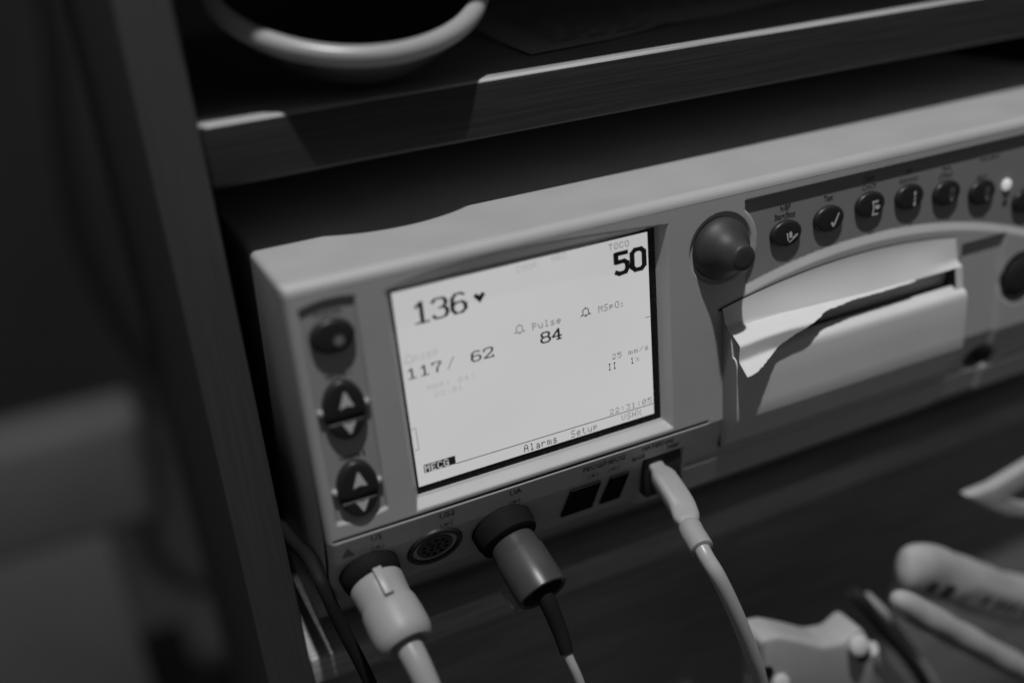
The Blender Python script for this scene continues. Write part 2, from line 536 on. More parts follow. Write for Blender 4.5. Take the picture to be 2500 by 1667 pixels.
# large numerals: strokes whose width follows their direction (thick uprights, thin bars)
GL = {
 '1': [[(.2, .80), (.52, 1), (.52, 0)], [(.12, 0), (.92, 0)]],
 '2': [[(.08, .74), (.14, .92), (.34, 1), (.64, 1), (.86, .92), (.88, .74), (.80, .58), (.08, .04), (.9, .02)], [(.9, .02), (.9, .16)]],
 '3': [[(.08, .84), (.22, .97), (.46, 1), (.72, .97), (.86, .84), (.84, .66), (.70, .54), (.44, .51)], [(.70, .54), (.88, .42), (.9, .22), (.78, .06), (.48, 0), (.2, .03), (.06, .16)]],
 '4': [[(.68, 0), (.68, 1), (.06, .32), (.95, .32)], [(.45, 0), (.92, 0)]],
 '5': [[(.88, 1), (.14, 1), (.14, .58), (.66, .60), (.86, .48), (.88, .22), (.74, .04), (.34, 0), (.10, .10)]],
 '6': [[(.86, .90), (.62, 1), (.34, .97), (.15, .80), (.11, .5), (.11, .2), (.28, .02), (.66, .02), (.88, .18), (.88, .42), (.70, .56), (.36, .56), (.14, .44)]],
 '7': [[(.10, .80), (.10, 1), (.90, 1), (.88, .82), (.55, .45), (.48, 0)]],
 '8': [[(.30, .53), (.14, .68), (.14, .86), (.30, .99), (.70, .99), (.86, .86), (.86, .68), (.70, .53), (.30, .53), (.09, .38), (.09, .14), (.28, .01), (.72, .01), (.91, .14), (.91, .38), (.70, .53)]],
 '0': [[(.30, 1), (.70, 1), (.90, .84), (.90, .16), (.70, 0), (.30, 0), (.10, .16), (.10, .84), (.30, 1)]],
}
def numerals(s, x, z, pitch, w, h, wv, wh, m):
    bm = bmesh.new()
    lay = 0
    for i, ch in enumerate(s):
        for st in GL[ch]:
            pts = [(x + i * pitch + px * w, z + pz * h) for px, pz in st]
            for (ax, az), (bx, bz) in zip(pts, pts[1:]):
                L = math.hypot(bx - ax, bz - az)
                ux, uz = (bx - ax) / L, (bz - az) / L
                hw = 0.5 * math.sqrt((wv * uz) ** 2 + (wh * ux) ** 2)
                e = hw * .55
                ax_, az_, bx_, bz_ = ax - ux * e, az - uz * e, bx + ux * e, bz + uz * e
                lay += 1
                quad(bm, [(ax_ - uz * hw, az_ + ux * hw), (bx_ - uz * hw, bz_ + ux * hw), (bx_ + uz * hw, bz_ - ux * hw), (ax_ + uz * hw, az_ - ux * hw)], YS - lay * 2e-7)
    return finish('readout_number', bm, m, scr, smooth=False)

numerals('136', 7.6, 75.0, 8.35, 7.6, 8.7, 1.75, .75, 'ink')
numerals('50', 102.6, 74.3, 8.5, 7.7, 9.4, 2.55, 2.0, 'ink')
numerals('117', 1.6, 51.5, 5.6, 4.5, 4.4, .85, .45, 'ink')
numerals('62', 30.6, 51.5, 5.8, 5.1, 4.6, .95, .5, 'ink')
numerals('84', 63.9, 51.4, 5.6, 5.1, 4.8, 1.05, .65, 'ink')
bm = bmesh.new(); quad(bm, [(19.7, 51.2), (20.2, 51.2), (23.2, 56.4), (22.7, 56.4)]); finish('readout_slash', bm, 'ink2', scr, smooth=False)
bm = bmesh.new(); quad(bm, [(34.9, 80.6), (35.6, 81.5), (36.7, 81.5), (37.6, 80.3), (38.5, 81.5), (39.6, 81.5), (40.3, 80.6), (37.6, 77.2)]); finish('heart_symbol', bm, 'ink', scr, smooth=False)

lcd_text('TOCO', 100.3, 86.1, 2.75, 2.9, 'ink2', .74)
lcd_text('INOP', 55.2, 86.3, 2.7, 2.9, 'ink3', .74)
lcd_text('ABC', 72.2, 87.4, 2.7, 2.9, 'ink3', .74)
lcd_text('MSpO_', 93.4, 58.6, 2.85, 3.2, 'ink2', .74)
lcd_text('Pulse', 60.5, 58.6, 2.95, 3.2, 'ink2', .74)
lcd_text('NIBP', 5.6, 58.9, 2.95, 2.7, 'ink3', .74)
lcd_text('MAP( 84)', 9.6, 43.9, 2.85, 2.5, 'ink3', .74)
lcd_text('22:01', 12.4, 40.2, 2.75, 2.3, 'ink3', .74)
lcd_text('25 mm/s', 99.0, 34.0, 2.9, 2.7, 'ink2', .74)
lcd_text('II', 96.6, 29.1, 2.6, 3.3, 'ink', .7)
lcd_text('1', 108.6, 29.1, 2.6, 3.3, 'ink', .7)
lcd_text('x', 111.4, 29.2, 2.6, 3.0, 'ink2', .7)
lcd_text('22:31:05', 96.2, 6.4, 2.95, 2.7, 'ink2', .74)
lcd_text('VSHX', 102.4, 1.3, 2.85, 3.1, 'ink2', .74)
lcd_text('Alarms', 51.2, .8, 2.95, 3.6, 'ink', .72)
lcd_text('Setup', 75.3, .8, 2.95, 3.6, 'ink2', .72)
def bell(x, z, m):
    bm = bmesh.new()
    P = [(0, .0), (5.2, 0), (5.2, .35), (0, .35)]
    def seg(x0, z0, x1, z1, w):
        L = math.hypot(x1 - x0, z1 - z0); ux, uz = (x1 - x0) / L * w / 2, (z1 - z0) / L * w / 2
        quad(bm, [(x + x0 - uz - ux, z + z0 + ux - uz), (x + x1 - uz + ux, z + z1 + ux + uz), (x + x1 + uz + ux, z + z1 - ux + uz), (x + x0 + uz - ux, z + z0 - ux - uz)])
    seg(0, .2, 5.2, .2, .35); seg(.7, .5, 1.2, .9, .38); seg(1.2, .9, 1.2, 2.6, .42); seg(1.2, 2.6, 1.9, 3.2, .38)
    seg(1.9, 3.2, 3.3, 3.2, .38); seg(3.3, 3.2, 4.0, 2.6, .38); seg(4.0, 2.6, 4.0, .9, .42); seg(4.0, .9, 4.5, .5, .38)
    seg(2.3, -.35, 2.9, -.35, .5); seg(2.6, 3.3, 2.6, 3.7, .5)
    finish('bell_symbol', bm, m, scr, smooth=False)
bell(84.4, 59.0, 'ink'); bell(51.8, 59.2, 'ink2'); bell(.7, 58.9, 'ink3')
bm = bmesh.new(); quad(bm, [(117.2, 50.0), (120.0, 50.0), (120.0, 50.35), (117.2, 50.35)]); finish('tick_mark', bm, 'ink2', scr, smooth=False)
bm = bmesh.new()
for q in ([(.2, 28.2), (2.3, 28.2), (2.3, 28.5), (.2, 28.5)], [(2.0, 17.9), (2.3, 17.9), (2.3, 28.2), (2.0, 28.2)], [(.2, 17.9), (2.0, 17.9), (2.0, 18.2), (.2, 18.2)]):
    quad(bm, q)
finish('scale_bracket', bm, 'ink2', scr, smooth=False)
bm = bmesh.new(); quad(bm, [(18.15, 5.72), (120.1, 5.25), (120.1, 5.6), (18.15, 6.08)]); finish('menu_line', bm, 'ink', scr, smooth=False)
bm = bmesh.new(); quad(bm, [(3.3, 5.9), (18.1, 5.9), (18.1, 9.95), (3.3, 9.95)]); finish('menu_highlight', bm, 'ink', scr, smooth=False)
lcd_text('MECG', 3.7, 6.2, 2.95, 3.4, 'lcd', .78, y=YS - .00012, fill=1.0)

bm = bmesh.new()
for k in range(46):
    if k < 32:
        x, z = rnd.uniform(2, 118), rnd.uniform(-4.6, -.6) if rnd.random() < .5 else -4.6 + rnd.uniform(0, .5)
    else:
        x, z = rnd.uniform(120.6, 124.6), rnd.uniform(8, 84)
    d = rnd.uniform(.05, .16)
    quad(bm, [(x - d, z - d * .5), (x + d, z - d), (x + d * .6, z + d), (x - d, z + d * .7)], .00012)
dst = finish('dust', bm, 'icon2', mon, smooth=False); dst['kind'] = 'stuff'

# ---- buttons in the left recess
def oval_button(name, cx, cz, rx, rz, y0, h, m, parent, n=40, dish=0.0, mesh=None):
    bm = bmesh.new()
    prof = [(0, 1.0), (h * .55, 1.0), (h * .82, .95), (h * .96, .86), (h, .72), (h * 1.02, .4), (h * 1.03, 0)]
    rings = []
    for t, s in prof:
        if s == 0:
            rings.append([bm.verts.new((cx, y0 - t + dish, cz))])
        else:
            rings.append([bm.verts.new((cx + rx * s * math.cos(2 * math.pi * k / n), y0 - t + (dish * (1 - s) if dish else 0), cz + rz * s * math.sin(2 * math.pi * k / n))) for k in range(n)])
    for a, b in zip(rings, rings[1:]):
        for k in range(n):
            q = list(dict.fromkeys([a[k % len(a)], a[(k + 1) % len(a)], b[(k + 1) % len(b)], b[k % len(b)]]))
            bm.faces.new(q)
    return finish(name, bm, m, parent)

REC = F + .0013
bb = oval_button('brightness_button', -.0278, .0812, .0092, .0072, REC + .0002, .0034, 'button', mon)
bm = bmesh.new()
for k in range(8):
    a0 = k * math.pi / 4
    quad(bm, [(-25.9 + 1.15 * math.cos(a0 - .35), 79.6 + 1.15 * math.sin(a0 - .35)), (-25.9 + 2.5 * math.cos(a0 - .14), 79.6 + 2.5 * math.sin(a0 - .14)), (-25.9 + 2.5 * math.cos(a0 + .14), 79.6 + 2.5 * math.sin(a0 + .14)), (-25.9 + 1.15 * math.cos(a0 + .35), 79.6 + 1.15 * math.sin(a0 + .35))], REC - .0037)
quad(bm, [(-25.9 + 1.2 * math.cos(k * math.pi / 8), 79.6 + 1.2 * math.sin(k * math.pi / 8)) for k in range(16)], REC - .0037)
finish('sun_symbol', bm, 'icon2', bb, smooth=False)

def rocker(cx, cz):
    rk = bpy.data.objects.new('volume_rocker', None); COL.objects.link(rk); rk.parent = mon
    rk.empty_display_size = .005
    n = 28
    RX, RZ, sp = .0090, .0132, -.0040       # oval half axes, height of the split line below the centre
    def half(nm, zlo, zhi, h_in, h_out):
        """part of the oval between two heights; the pressed face tilts from h_in (at the split) to h_out"""
        bm = bmesh.new(); rings = []
        if zhi > RZ * .9:
            a0 = math.asin(zlo / RZ); an = np.linspace(a0, math.pi - a0, 32)
        else:
            a0 = math.asin(zhi / RZ); an = np.linspace(math.pi - a0, 2 * math.pi + a0, 32)
        zm = (zlo + zhi) / 2
        for t, s_ in [(0, 1), (.6, 1), (.86, .95), (.97, .86), (1, .72), (1.03, .4)]:
            ring = []
            for aa in an:
                xx, zz = RX * math.cos(aa), RZ * math.sin(aa)
                hh_ = h_in + (h_out - h_in) * (zz - zlo) / (zhi - zlo)
                ring.append(bm.verts.new((cx + xx * s_, REC + .0002 - t * hh_, cz + zm + (zz - zm) * s_)))
            rings.append(ring)
        for a, b in zip(rings, rings[1:]):
            for k in range(32):
                bm.faces.new((a[k], a[(k + 1) % 32], b[(k + 1) % 32], b[k]))
        bm.faces.new(rings[-1])
        bmesh.ops.remove_doubles(bm, verts=bm.verts[:], dist=2e-6)
        return finish(nm, bm, 'button', rk)
    half('up_button', sp + .0007, RZ * .998, .0036, .0036)
    half('down_button', -RZ * .998, sp - .0007, .0032, .0032)
    bm = bmesh.new(); box(bm, cx - .0082, cx + .0082, REC - .0026, REC, cz + sp - .0005, cz + sp + .0005, .0003); finish('ridge', bm, 'button', rk)
    for sg in (-1, 1):
        bm = bmesh.new(); lathe(bm, [(0, .0014), (.0017, .0013), (.0022, .0009), (.0023, 0)], (cx + sg * .0096, REC, cz + .0006), (0, -1, 0), 14)
        finish('lug', bm, 'recess', rk)
    def arrow(nm, pts, zlo, zhi, h_in, h_out):
        bm = bmesh.new()
        vs_ = []
        for px, pz in pts:
            hh_ = h_in + (h_out - h_in) * (pz / 1000 - zlo) / (zhi - zlo)
            vs_.append(bm.verts.new((cx + .0007 + px / 1000, REC + .0002 - 1.03 * hh_ - .00012, cz + pz / 1000)))
        bm.faces.new(vs_)
        finish(nm, bm, 'icon', rk, smooth=False)
    arrow('up_arrow', [(-3.1, 1.4), (0, 2.2), (3.1, 1.4), (.3, 8.4), (-.4, 8.4)], sp + .0007, RZ, .0036, .0036)
    arrow('down_arrow', [(-2.9, -5.2), (0, -5.7), (2.9, -5.2), (.3, -10.4), (-.3, -10.4)], -RZ, sp - .0007, .0032, .0032)
rocker(-.0280, .0490)
rocker(-.0280, .0121)
text_mesh('printed_label', 'Brightness', .0027, 'printf', mon, at(-.0277, REC - .0001, .0902))
text_mesh('printed_label', 'Volume 1', .0029, 'print', mon, at(-.0277, REC - .0001, .0632))
text_mesh('printed_label', 'Volume 2', .0029, 'print', mon, at(-.0277, REC - .0001, .0262))

# ---- knob
bm = bmesh.new()
lathe(bm, [(-.001, .0147), (.0022, .0147), (.0040, .0142), (.0060, .0128), (.0078, .0109), (.0095, .0092), (.0115, .0078), (.0140, .0068), (.0178, .0062), (.0187, .0058), (.0191, .0050), (.0192, .003), (.0192, 0)], (KC[0], F + .0014, KC[1]), (0, -1, 0), 56)
finish('control_knob', bm, 'knob', mon)

# ---- key row
KF = F + .0021
keys = [(.1928, .0753), (.2181, .0773), (.2433, .0792), (.2684, .0781), (.2932, .0752), (.3179, .0708), (.3500, .0600)]
names = ['nibp', 'test', 'chart', 'uc', 'mark', 'paper', 'alarm']
for i, (kx, kz) in enumerate(keys):
    kb = oval_button('key_button', kx, kz, .0088, .0066, KF + .0002, .0027, 'button', mon)
    y = KF - .0030
    bm = bmesh.new()
    X, Z = kx * 1000 + 1.9, kz * 1000 - 1.6
    if i == 0:
        quad(bm, [(X - 3.0, Z + 2.4), (X - 2.2, Z + 2.6), (X - 1.7, Z - 1.7), (X - 2.4, Z - 1.4)], y)
        quad(bm, [(X - 1.6, Z + 2.2), (X - .7, Z + 3.2), (X + .3, Z + 2.0), (X + .3, Z - .1), (X - 1.2, Z - .4)], y)
        quad(bm, [(X - 1.4, Z - 2.6), (X + 3.4, Z + .2), (X + 3.3, Z + .8), (X - 1.4, Z - 1.9)], y)
        quad(bm, [(X + .4, Z - .2), (X + 2.6, Z + 1.2), (X + 3.6, Z + 1.2), (X + 3.6, Z + .7), (X + .6, Z - .7)], y)
    elif i == 1:
        quad(bm, [(X - 2.2, Z - .2), (X - 1.3, Z + .6), (X - .4, Z - .7), (X - .7, Z - 2.4)], y)
        quad(bm, [(X - .4, Z - .7), (X + 2.2, Z + 4.4), (X + 3.0, Z + 4.2), (X + .6, Z - 1.0), (X - .7, Z - 2.4)], y)
    elif i == 2:
        for q in ([(-2.2, 3.8), (1.6, 3.8), (1.6, 2.7), (-2.2, 2.7)], [(-2.2, -2.6), (1.6, -2.6), (1.6, -3.5), (-2.2, -3.5)], [(-2.0, 2.7), (-1.2, 2.7), (-.8, 0), (-1.6, 0)], [(-1.6, 0), (-.8, 0), (-1.2, -2.6), (-2.0, -2.6)], [(-.6, .6), (.2, 1.6), (2.6, 1.0), (2.6, -.4), (.4, -1.0)]):
            quad(bm, [(X + p, Z + r) for p, r in q], y)
    elif i == 3:
        for q in ([(-.7, 4.4), (.4, 4.6), (.7, 3.2), (-.1, 2.2), (-.9, 3.2)], [(-.3, 2.2), (.2, 2.2), (.2, -1.0), (-.3, -1.0)], [(-.9, -1.0), (.6, -1.0), (.6, -2.4), (-.1, -3.2), (-.9, -2.4)], [(-.8, 1.0), (.8, 1.0), (.8, .5), (-.8, .5)]):
            quad(bm, [(X + p, Z + r) for p, r in q], y)
    elif i in (4, 5):
        for q in ([(-1.4, 4.3), (1.3, 4.3), (1.3, 3.9), (-1.4, 3.9)], [(-1.4, 2.7), (1.3, 2.7), (1.3, 2.3), (-1.4, 2.3)], [(-1.4, 3.9), (-1.1, 3.9), (-1.1, -1.2), (-1.4, -1.2)], [(1.0, 3.9), (1.3, 3.9), (1.3, -1.2), (1.0, -1.2)], [(-1.0, .2), (1.0, .2), (1.0, -.1), (-1.0, -.1)], [(-.9, -.8), (.8, -.6), (.9, -2.0), (-.1, -3.0), (-.9, -2.0)]):
            quad(bm, [(X + p, Z + r) for p, r in q], y)
    else:
        quad(bm, [(X - 1, Z - 1), (X + 1, Z - 1), (X + 1, Z + 1), (X - 1, Z + 1)], y)
    finish('key_symbol', bm, 'icon' if i < 4 else 'icon2', kb, smooth=False)
KY = KF - .0001
for s, x, z in (('NIBP', .1929, .0873), ('Start/Stop', .1929, .0835), ('Test', .2183, .0868), ('Chart', .2430, .0915), ('On/Off', .2432, .0879),
                ('UA', .2680, .0902), ('Reference', .2682, .0866), ('Mark', .2930, .0876), ('[Offset]', .2929, .0840), ('Alarm', .3180, .0787), ('FHR Alarm', .3223, .0878)):
    text_mesh('printed_label', s, .0040, 'print' if x < .23 else 'printf', mon, at(x, KY, z - .0006), sx=.74)
bm = bmesh.new(); lathe(bm, [(0, .0031), (.001, .0030), (.0016, .0022), (.0018, 0)], (.3360, KF, .0712), (0, -1, 0), 24)
finish('indicator_light', bm, 'led', mon)
bm = bmesh.new(); lathe(bm, [(0, .0016), (.0004, .0015), (.0004, 0)], (.3363, KF, .0615), (0, -1, 0), 16)
finish('indicator_light', bm, 'socket', mon)
bm = bmesh.new(); lathe(bm, [(0, .0115), (.0030, .0112), (.0042, .0098), (.0046, .006), (.0047, 0)], (.3515, F + .0031, .0165), (0, -1, 0), 40)
finish('power_button', bm, 'button', mon)

# ---- printer door
DX0, DX1 = .1553, .3003
dxs = np.linspace(DX0, DX1, 90)
door = bpy.data.objects.new('printer_door', None); COL.objects.link(door); door.parent = mon; door.empty_display_size = .01
ZL, ZS = .0366, .0260           # upper lip of the slot and the back edge of the ledge
def loft(name, rows, m, parent):
    """rows: list of arrays (n,3)"""
    n = len(rows[0])
    V = np.concatenate(rows)
    fc = []
    for r in range(len(rows) - 1):
        for k in range(n - 1):
            fc.append((r * n + k, r * n + k + 1, (r + 1) * n + k + 1, (r + 1) * n + k))
    me = bpy.data.meshes.new(name)
    me.from_pydata(V.tolist(), [], fc)
    me.materials.append(M[m])
    me.polygons.foreach_set('use_smooth', np.ones(len(fc), bool))
    me.set_sharp_from_angle(angle=math.radians(50))
    return link(name, me, parent)
fill = sstep(.150, .200, dxs) * sstep(.302, .272, dxs)     # how far the ramp is filled out along the door
rows = []
for t in np.linspace(0, 1, 18):
    z = arc_door(dxs) * (1 - t) + ZL * t
    yc = F - .0008 - .0058 * t ** 1.7
    ye = F - .0008 - .0028 * t - .0030 * max(0, (t - .75) / .25) ** 2
    rows.append(np.c_[dxs, yc * fill + ye * (1 - fill), z])
ramp_lip_y = rows[-1][:, 1].copy()
loft('paper_ramp', rows, 'door', door)
# thin dark joint above the ramp
bm = bmesh.new()
prev = None
for x in np.linspace(.1535, .3000, 60):
    z = float(arc_door(x))
    v = [bm.verts.new((x, F - .0004, z + .0005)), bm.verts.new((x, F - .0004, z - .0010))]
    if prev: bm.faces.new((prev[0], v[0], v[1], prev[1]))
    prev = v
finish('door_joint', bm, 'socket', door)
# slot
bm = bmesh.new()
sx0, sx1 = DX0 + .0004, .2965
A = [(sx0, ZL), (sx1, ZL), (sx1 - .0018, ZS), (sx0, ZS)]
yy = [-.0150, -.0150, -.0150, -.0150]
fr = [bm.verts.new((x, -.0125 if z > .033 else -.0092, z)) for x, z in A]
bk = [bm.verts.new((x, .008, z)) for x, z in A]
for k in range(4):
    bm.faces.new((fr[k], fr[(k + 1) % 4], bk[(k + 1) % 4], bk[k]))
bm.faces.new(bk)
finish('paper_slot', bm, 'inner', door, smooth=False)
# ledge, rounded nose and front face
YD = -.0175
prof = [(-.0092, ZS), (-.0125, ZS - .0006), (-.0152, ZS - .0013), (-.0165, ZS - .0022), (-.0172, ZS - .0038), (YD, ZS - .0060), (YD - .0001, .010), (YD, .000), (YD, -.0072),
        (YD + .0008, -.0098), (YD + .0030, -.0125), (YD + .0058, -.0170), (YD + .0090, -.0220), (-.0060, -.0262), (-.0020, -.0285)]
loft('door_front', [np.c_[dxs, np.full_like(dxs, y), np.full_like(dxs, z)] for y, z in prof], 'door', door)
# flush side walls, and the solid end of the slot on the right
ramp_rows = rows
for xe, k in ((DX0, 0), (DX1, -1)):
    bm = bmesh.new()
    poly = [(F + .002, float(ramp_rows[0][k][2]))] + [(float(r_[k][1]), float(r_[k][2])) for r_ in ramp_rows] + [(-.0142, ZS - .0011)] + prof[2:] + [(F + .002, prof[-1][1])]
    bm.faces.new([bm.verts.new((xe, y, z)) for y, z in poly])
    bmesh.ops.triangulate(bm, faces=bm.faces[:])
    finish('door_side', bm, 'panel', door, smooth=False)  # darker grey than the door, shade of the sides put into the colour
exl = dxs[dxs < .1640]
lipl = ramp_lip_y[dxs < .1640]
loft('slot_end', [np.c_[exl, lipl * (1 - t) + (-.0142) * t, np.full_like(exl, ZL * (1 - t) + (ZS - .0011) * t)] for t in np.linspace(0, 1, 8)], 'door', door)
ex = dxs[dxs > .2950]
lipy = ramp_lip_y[dxs > .2950]
loft('slot_end', [np.c_[ex, lipy * (1 - t) + (-.0142) * t, np.full_like(ex, ZL * (1 - t) + (ZS - .0011) * t)] for t in np.linspace(0, 1, 8)], 'door', door)

# ---- connector row
LEAN = math.atan(.51)
def cface(z):      # y of the connector face
    low = -0.0112 - z; low2 = max(0, -0.0235 - z)
    return F + low * .25 + low2 * .26
nrm = Vector((0, -math.cos(LEAN), -math.sin(LEAN)))
def on_face(x, z, off=0.0):
    return Vector((x, cface(z), z)) + nrm * off
sock = on_face(.0040, -.0335)
bm = bmesh.new(); lathe(bm, [(-.002, .0134), (.0006, .0134), (.0012, .0128), (.0012, .0110), (-.0006, .0106), (-.0006, .0090)], sock, nrm, 48)
s_o = finish('round_socket', bm, 'socket', mon)
bm = bmesh.new(); lathe(bm, [(-.0006, .0106), (-.0012, .0088), (.0004, .0086), (.0006, .0080), (.0006, 0)], sock, nrm, 40)
finish('socket_face', bm, 'grey_plug', s_o)
u = Vector((1, 0, 0)); w_ = nrm.cross(u).normalized()
for r_, cnt in ((0.0, 0), (.0021, 4), (.0056, 10)):
    for k in range(cnt):
        a0 = 2 * math.pi * (k + .5) / cnt
        bm = bmesh.new(); lathe(bm, [(0, .0010), (.0002, .0009), (.0002, 0)], sock + nrm * .00062 + u * (r_ * math.cos(a0)) + w_ * (r_ * math.sin(a0)), nrm, 10)
        finish('pin_hole', bm, 'black', s_o)
for (x0, x1) in ((.0700, .0880), (.0915, .1035)):
    bm = bmesh.new()
    c = [on_face(x0 + .002, -.0250, .0012), on_face(x1, -.0250, .0012), on_face(x1 - .001, -.0440, .0012), on_face(x0, -.0440, .0012)]
    cb = [p - nrm * .0010 for p in c]
    ci = [p + (sum(c, Vector()) / 4 - p) * .10 for p in c]
    cd = [p - nrm * .0008 for p in ci]
    V = [[bm.verts.new(p) for p in q] for q in (cb, c, ci, cd)]
    for a, b in zip(V, V[1:]):
        for k in range(4):
            bm.faces.new((a[k], a[(k + 1) % 4], b[(k + 1) % 4], b[k]))
    bm.faces.new(V[-1])
    finish('flat_socket', bm, 'black', mon, smooth=False)
def ltext(s, x, z, size, m, lean=None):
    y = cface(z) - .00025
    ln = math.atan(.25) if z > -.0235 else LEAN
    text_mesh('printed_label', s, size, m, mon, at(x, y, z, ln), sx=.9)
ltext('US', -.0236, -.0158, .0050, 'print'); ltext('US2', .0093, -.0158, .0050, 'print'); ltext('UA', .0428, -.0158, .0050, 'print')
ltext('FECG/MECG', .0890, -.0162, .0047, 'print'); ltext('MATERNAL', .1185, -.0152, .0040, 'print'); ltext('SpO2', .1080, -.0193, .0036, 'print'); ltext('NIBP', .1275, -.0190, .0036, 'print')
for x in (-.0232, .0088, .0425, .0835, .0945):
    bm = bmesh.new()
    zc = -.0205
    for q in ([(-2.6, -1.1), (-2.2, -1.1), (-2.2, 1.3), (-2.6, 1.3)], [(2.2, -1.1), (2.6, -1.1), (2.6, 1.3), (2.2, 1.3)], [(-1.2, .5), (-.6, 1.1), (0, .6), (.6, 1.1), (1.2, .5), (0, -1.0)]):
        bm.faces.new([bm.verts.new((x + p / 1000, cface(zc + r / 1000) - .0002, zc + r / 1000)) for p, r in q])
    finish('patient_symbol', bm, 'printf', mon, smooth=False)
bm = bmesh.new(); z0 = -.0205
bm.faces.new([bm.verts.new((x, cface(z) - .0002, z)) for x, z in ((-.0395, z0), (-.0335, z0), (-.0365, z0 + .0052))])
finish('warning_triangle', bm, 'printf', mon, smooth=False)

# ------------------------------------------------------------------ chart paper
bm = bmesh.new()
nu, nv = 84, 30
xs_t = [.1572, .167, .179, .191, .198, .2015, .2055, .2078, .2190, .2238, .2315, .2553, .2632, .2900]
ln_t = [.0268, .0242, .0172, .0124, .0098, .0084, .0058, .0046, .0036, .0024, .0020, .0015, .0012, .0004]
grid = []
for i in range(nu + 1):
    t = i / nu
    x = .1559 + (.2680 - .1559) * t
    L = sum(float(np.interp(x + o_, xs_t, ln_t)) for o_ in (-.003, -.0015, 0, .0015, .003)) / 5 + rnd.uniform(-.00022, .00022)
    zb = float(np.interp(x, [.157, .17, .185, .205, .24, .287], [.0376, .0386, .0392, .0386, .0371, .0366]))
    y, z = -.0112 - .0012 * float(sstep(.17, .2, x)), zb
    # walk along the strip: over the ledge, down past the nose, then flaring out again
    col = []
    for j in range(nv + 1):
        s_ = L * j / nv
        col.append((x - (.10 * s_ * (.6 + .4 * float(sstep(.162, .17, x))) if x < .2 else 0), y, z))
        ds = L / nv
        if s_ < .0088: ang = -.50
        elif s_ < .0165: ang = -.50 - 1.10 * min(1, (s_ - .0088) / .0018)
        else: ang = -1.60 + 1.0 * min(1, (s_ - .0165) / .0018)
        y -= math.cos(ang) * ds
        z += math.sin(ang) * ds
    grid.append([bm.verts.new(p) for p in col])
for i in range(nu):
    for j in range(nv):
        bm.faces.new((grid[i][j], grid[i + 1][j], grid[i + 1][j + 1], grid[i][j + 1]))
pp = finish('chart_paper', bm, 'paper', angle=80)
md = pp.modifiers.new('thick', 'SOLIDIFY'); md.thickness = .00008
tag(pp, 'torn strip of white chart paper sticking out of the printer slot', 'paper')

# ------------------------------------------------------------------ plugs and cables
# white ultrasound plug
w1 = thing('ultrasound_plug', 'white round plug with a raised rib on its cable, left of the empty socket', 'plug')
o1 = on_face(-.0275, -.0340)
ax1 = (nrm + Vector((.09, 0, -.03))).normalized()
bm = bmesh.new(); lathe(bm, [(-.001, .0136), (.0030, .0136), (.0056, .0130), (.0070, .0118), (.0072, .0098)], o1, ax1, 44); finish('socket_collar', bm, 'black', w1)
bm = bmesh.new(); lathe(bm, [(.0070, .0100), (.0076, .0119), (.0086, .0124), (.0130, .0121), (.0185, .0117), (.0194, .0118), (.0203, .0123), (.0225, .0127), (.0270, .0130), (.0325, .0131), (.0360, .0128), (.0388, .0117), (.0400, .0104), (.0396, .0090), (.0380, .0055)], o1, ax1, 56); finish('plug_body', bm, 'white_plug', w1)
side = Vector((1, 0, 0)); upv = ax1.cross(side).normalized(); upv = upv if upv.z > 0 else -upv
side = upv.cross(ax1).normalized()
bm = bmesh.new(); box(bm, -.0021, .0021, .0072, .0206, .0112, .0143, .0005)
mm = Matrix((side, ax1, upv)).transposed().to_4x4(); mm.translation = o1
bmesh.ops.transform(bm, matrix=mm, verts=bm.verts[:]); finish('key_rib', bm, 'white_plug', w1)
e1 = o1 + ax1 * .0375
path = spline([e1, e1 + ax1 * .012 + Vector((.0005, 0, -.002)), e1 + ax1 * .022 + Vector((.0015, 0, -.010)), e1 + ax1 * .030 + Vector((.0025, 0, -.026)), e1 + ax1 * .034 + Vector((.003, 0, -.06)), e1 + ax1 * .030 + Vector((.006, 0, -.14))], 10)
bm = bmesh.new(); tube(bm, path[:24], [.0062 - .0013 * i / 23 for i in range(24)], 24); finish('strain_relief', bm, 'white_plug', w1)
bm = bmesh.new(); tube(bm, path[20:], .0042, 20); finish('cable', bm, 'cable', w1)

# grey uterine-activity plug
w2 = thing('toco_plug', 'dark grey round plug with a pale thin cable, right of the empty socket', 'plug')
o2 = on_face(.0372, -.0345)
ax2 = (nrm + Vector((.10, 0, -.06))).normalized()
bm = bmesh.new(); lathe(bm, [(-.001, .0150), (.0045, .0150), (.0085, .0140), (.0098, .0122), (.0098, .009)], o2, ax2, 44); finish('socket_collar', bm, 'black', w2)
bm = bmesh.new(); lathe(bm, [(.0085, .0088), (.0096, .0103), (.0110, .0109), (.0170, .0113), (.0178, .0119), (.0360, .0122), (.0382, .0120), (.0387, .0113), (.0380, .0100), (.0340, .0094), (.0330, .005)], o2, ax2, 56); finish('plug_body', bm, 'grey_plug', w2)
e2 = o2 + ax2 * .031
path = spline([e2, e2 + ax2 * .010, e2 + Vector((.0028, -.0165, -.0185)), Vector((.0432, -.0460, -.0775)), Vector((.0462, -.0500, -.0920)), Vector((.052, -.052, -.125)), Vector((.060, -.050, -.19))], 10)
bm = bmesh.new(); tube(bm, path[:30], [.0047 - .0016 * i / 29 for i in range(30)], 22); finish('strain_relief', bm, 'black', w2)
bm = bmesh.new(); tube(bm, path[28:], .0022, 16); finish('cable', bm, 'cable', w2)
# clear dust cap hanging below the plug
bm = bmesh.new(); lathe(bm, [(0, .0085), (.009, .0082), (.0100, .0074), (.0102, 0)], o2 + ax2 * .016 + Vector((-.0015, .002, -.0175)), (0.15, -.75, -.65), 32)
M['clear'] = mat('clear_plastic', .7, .15, .5, trans=.9)
finish('dust_cap', bm, 'clear', w2)

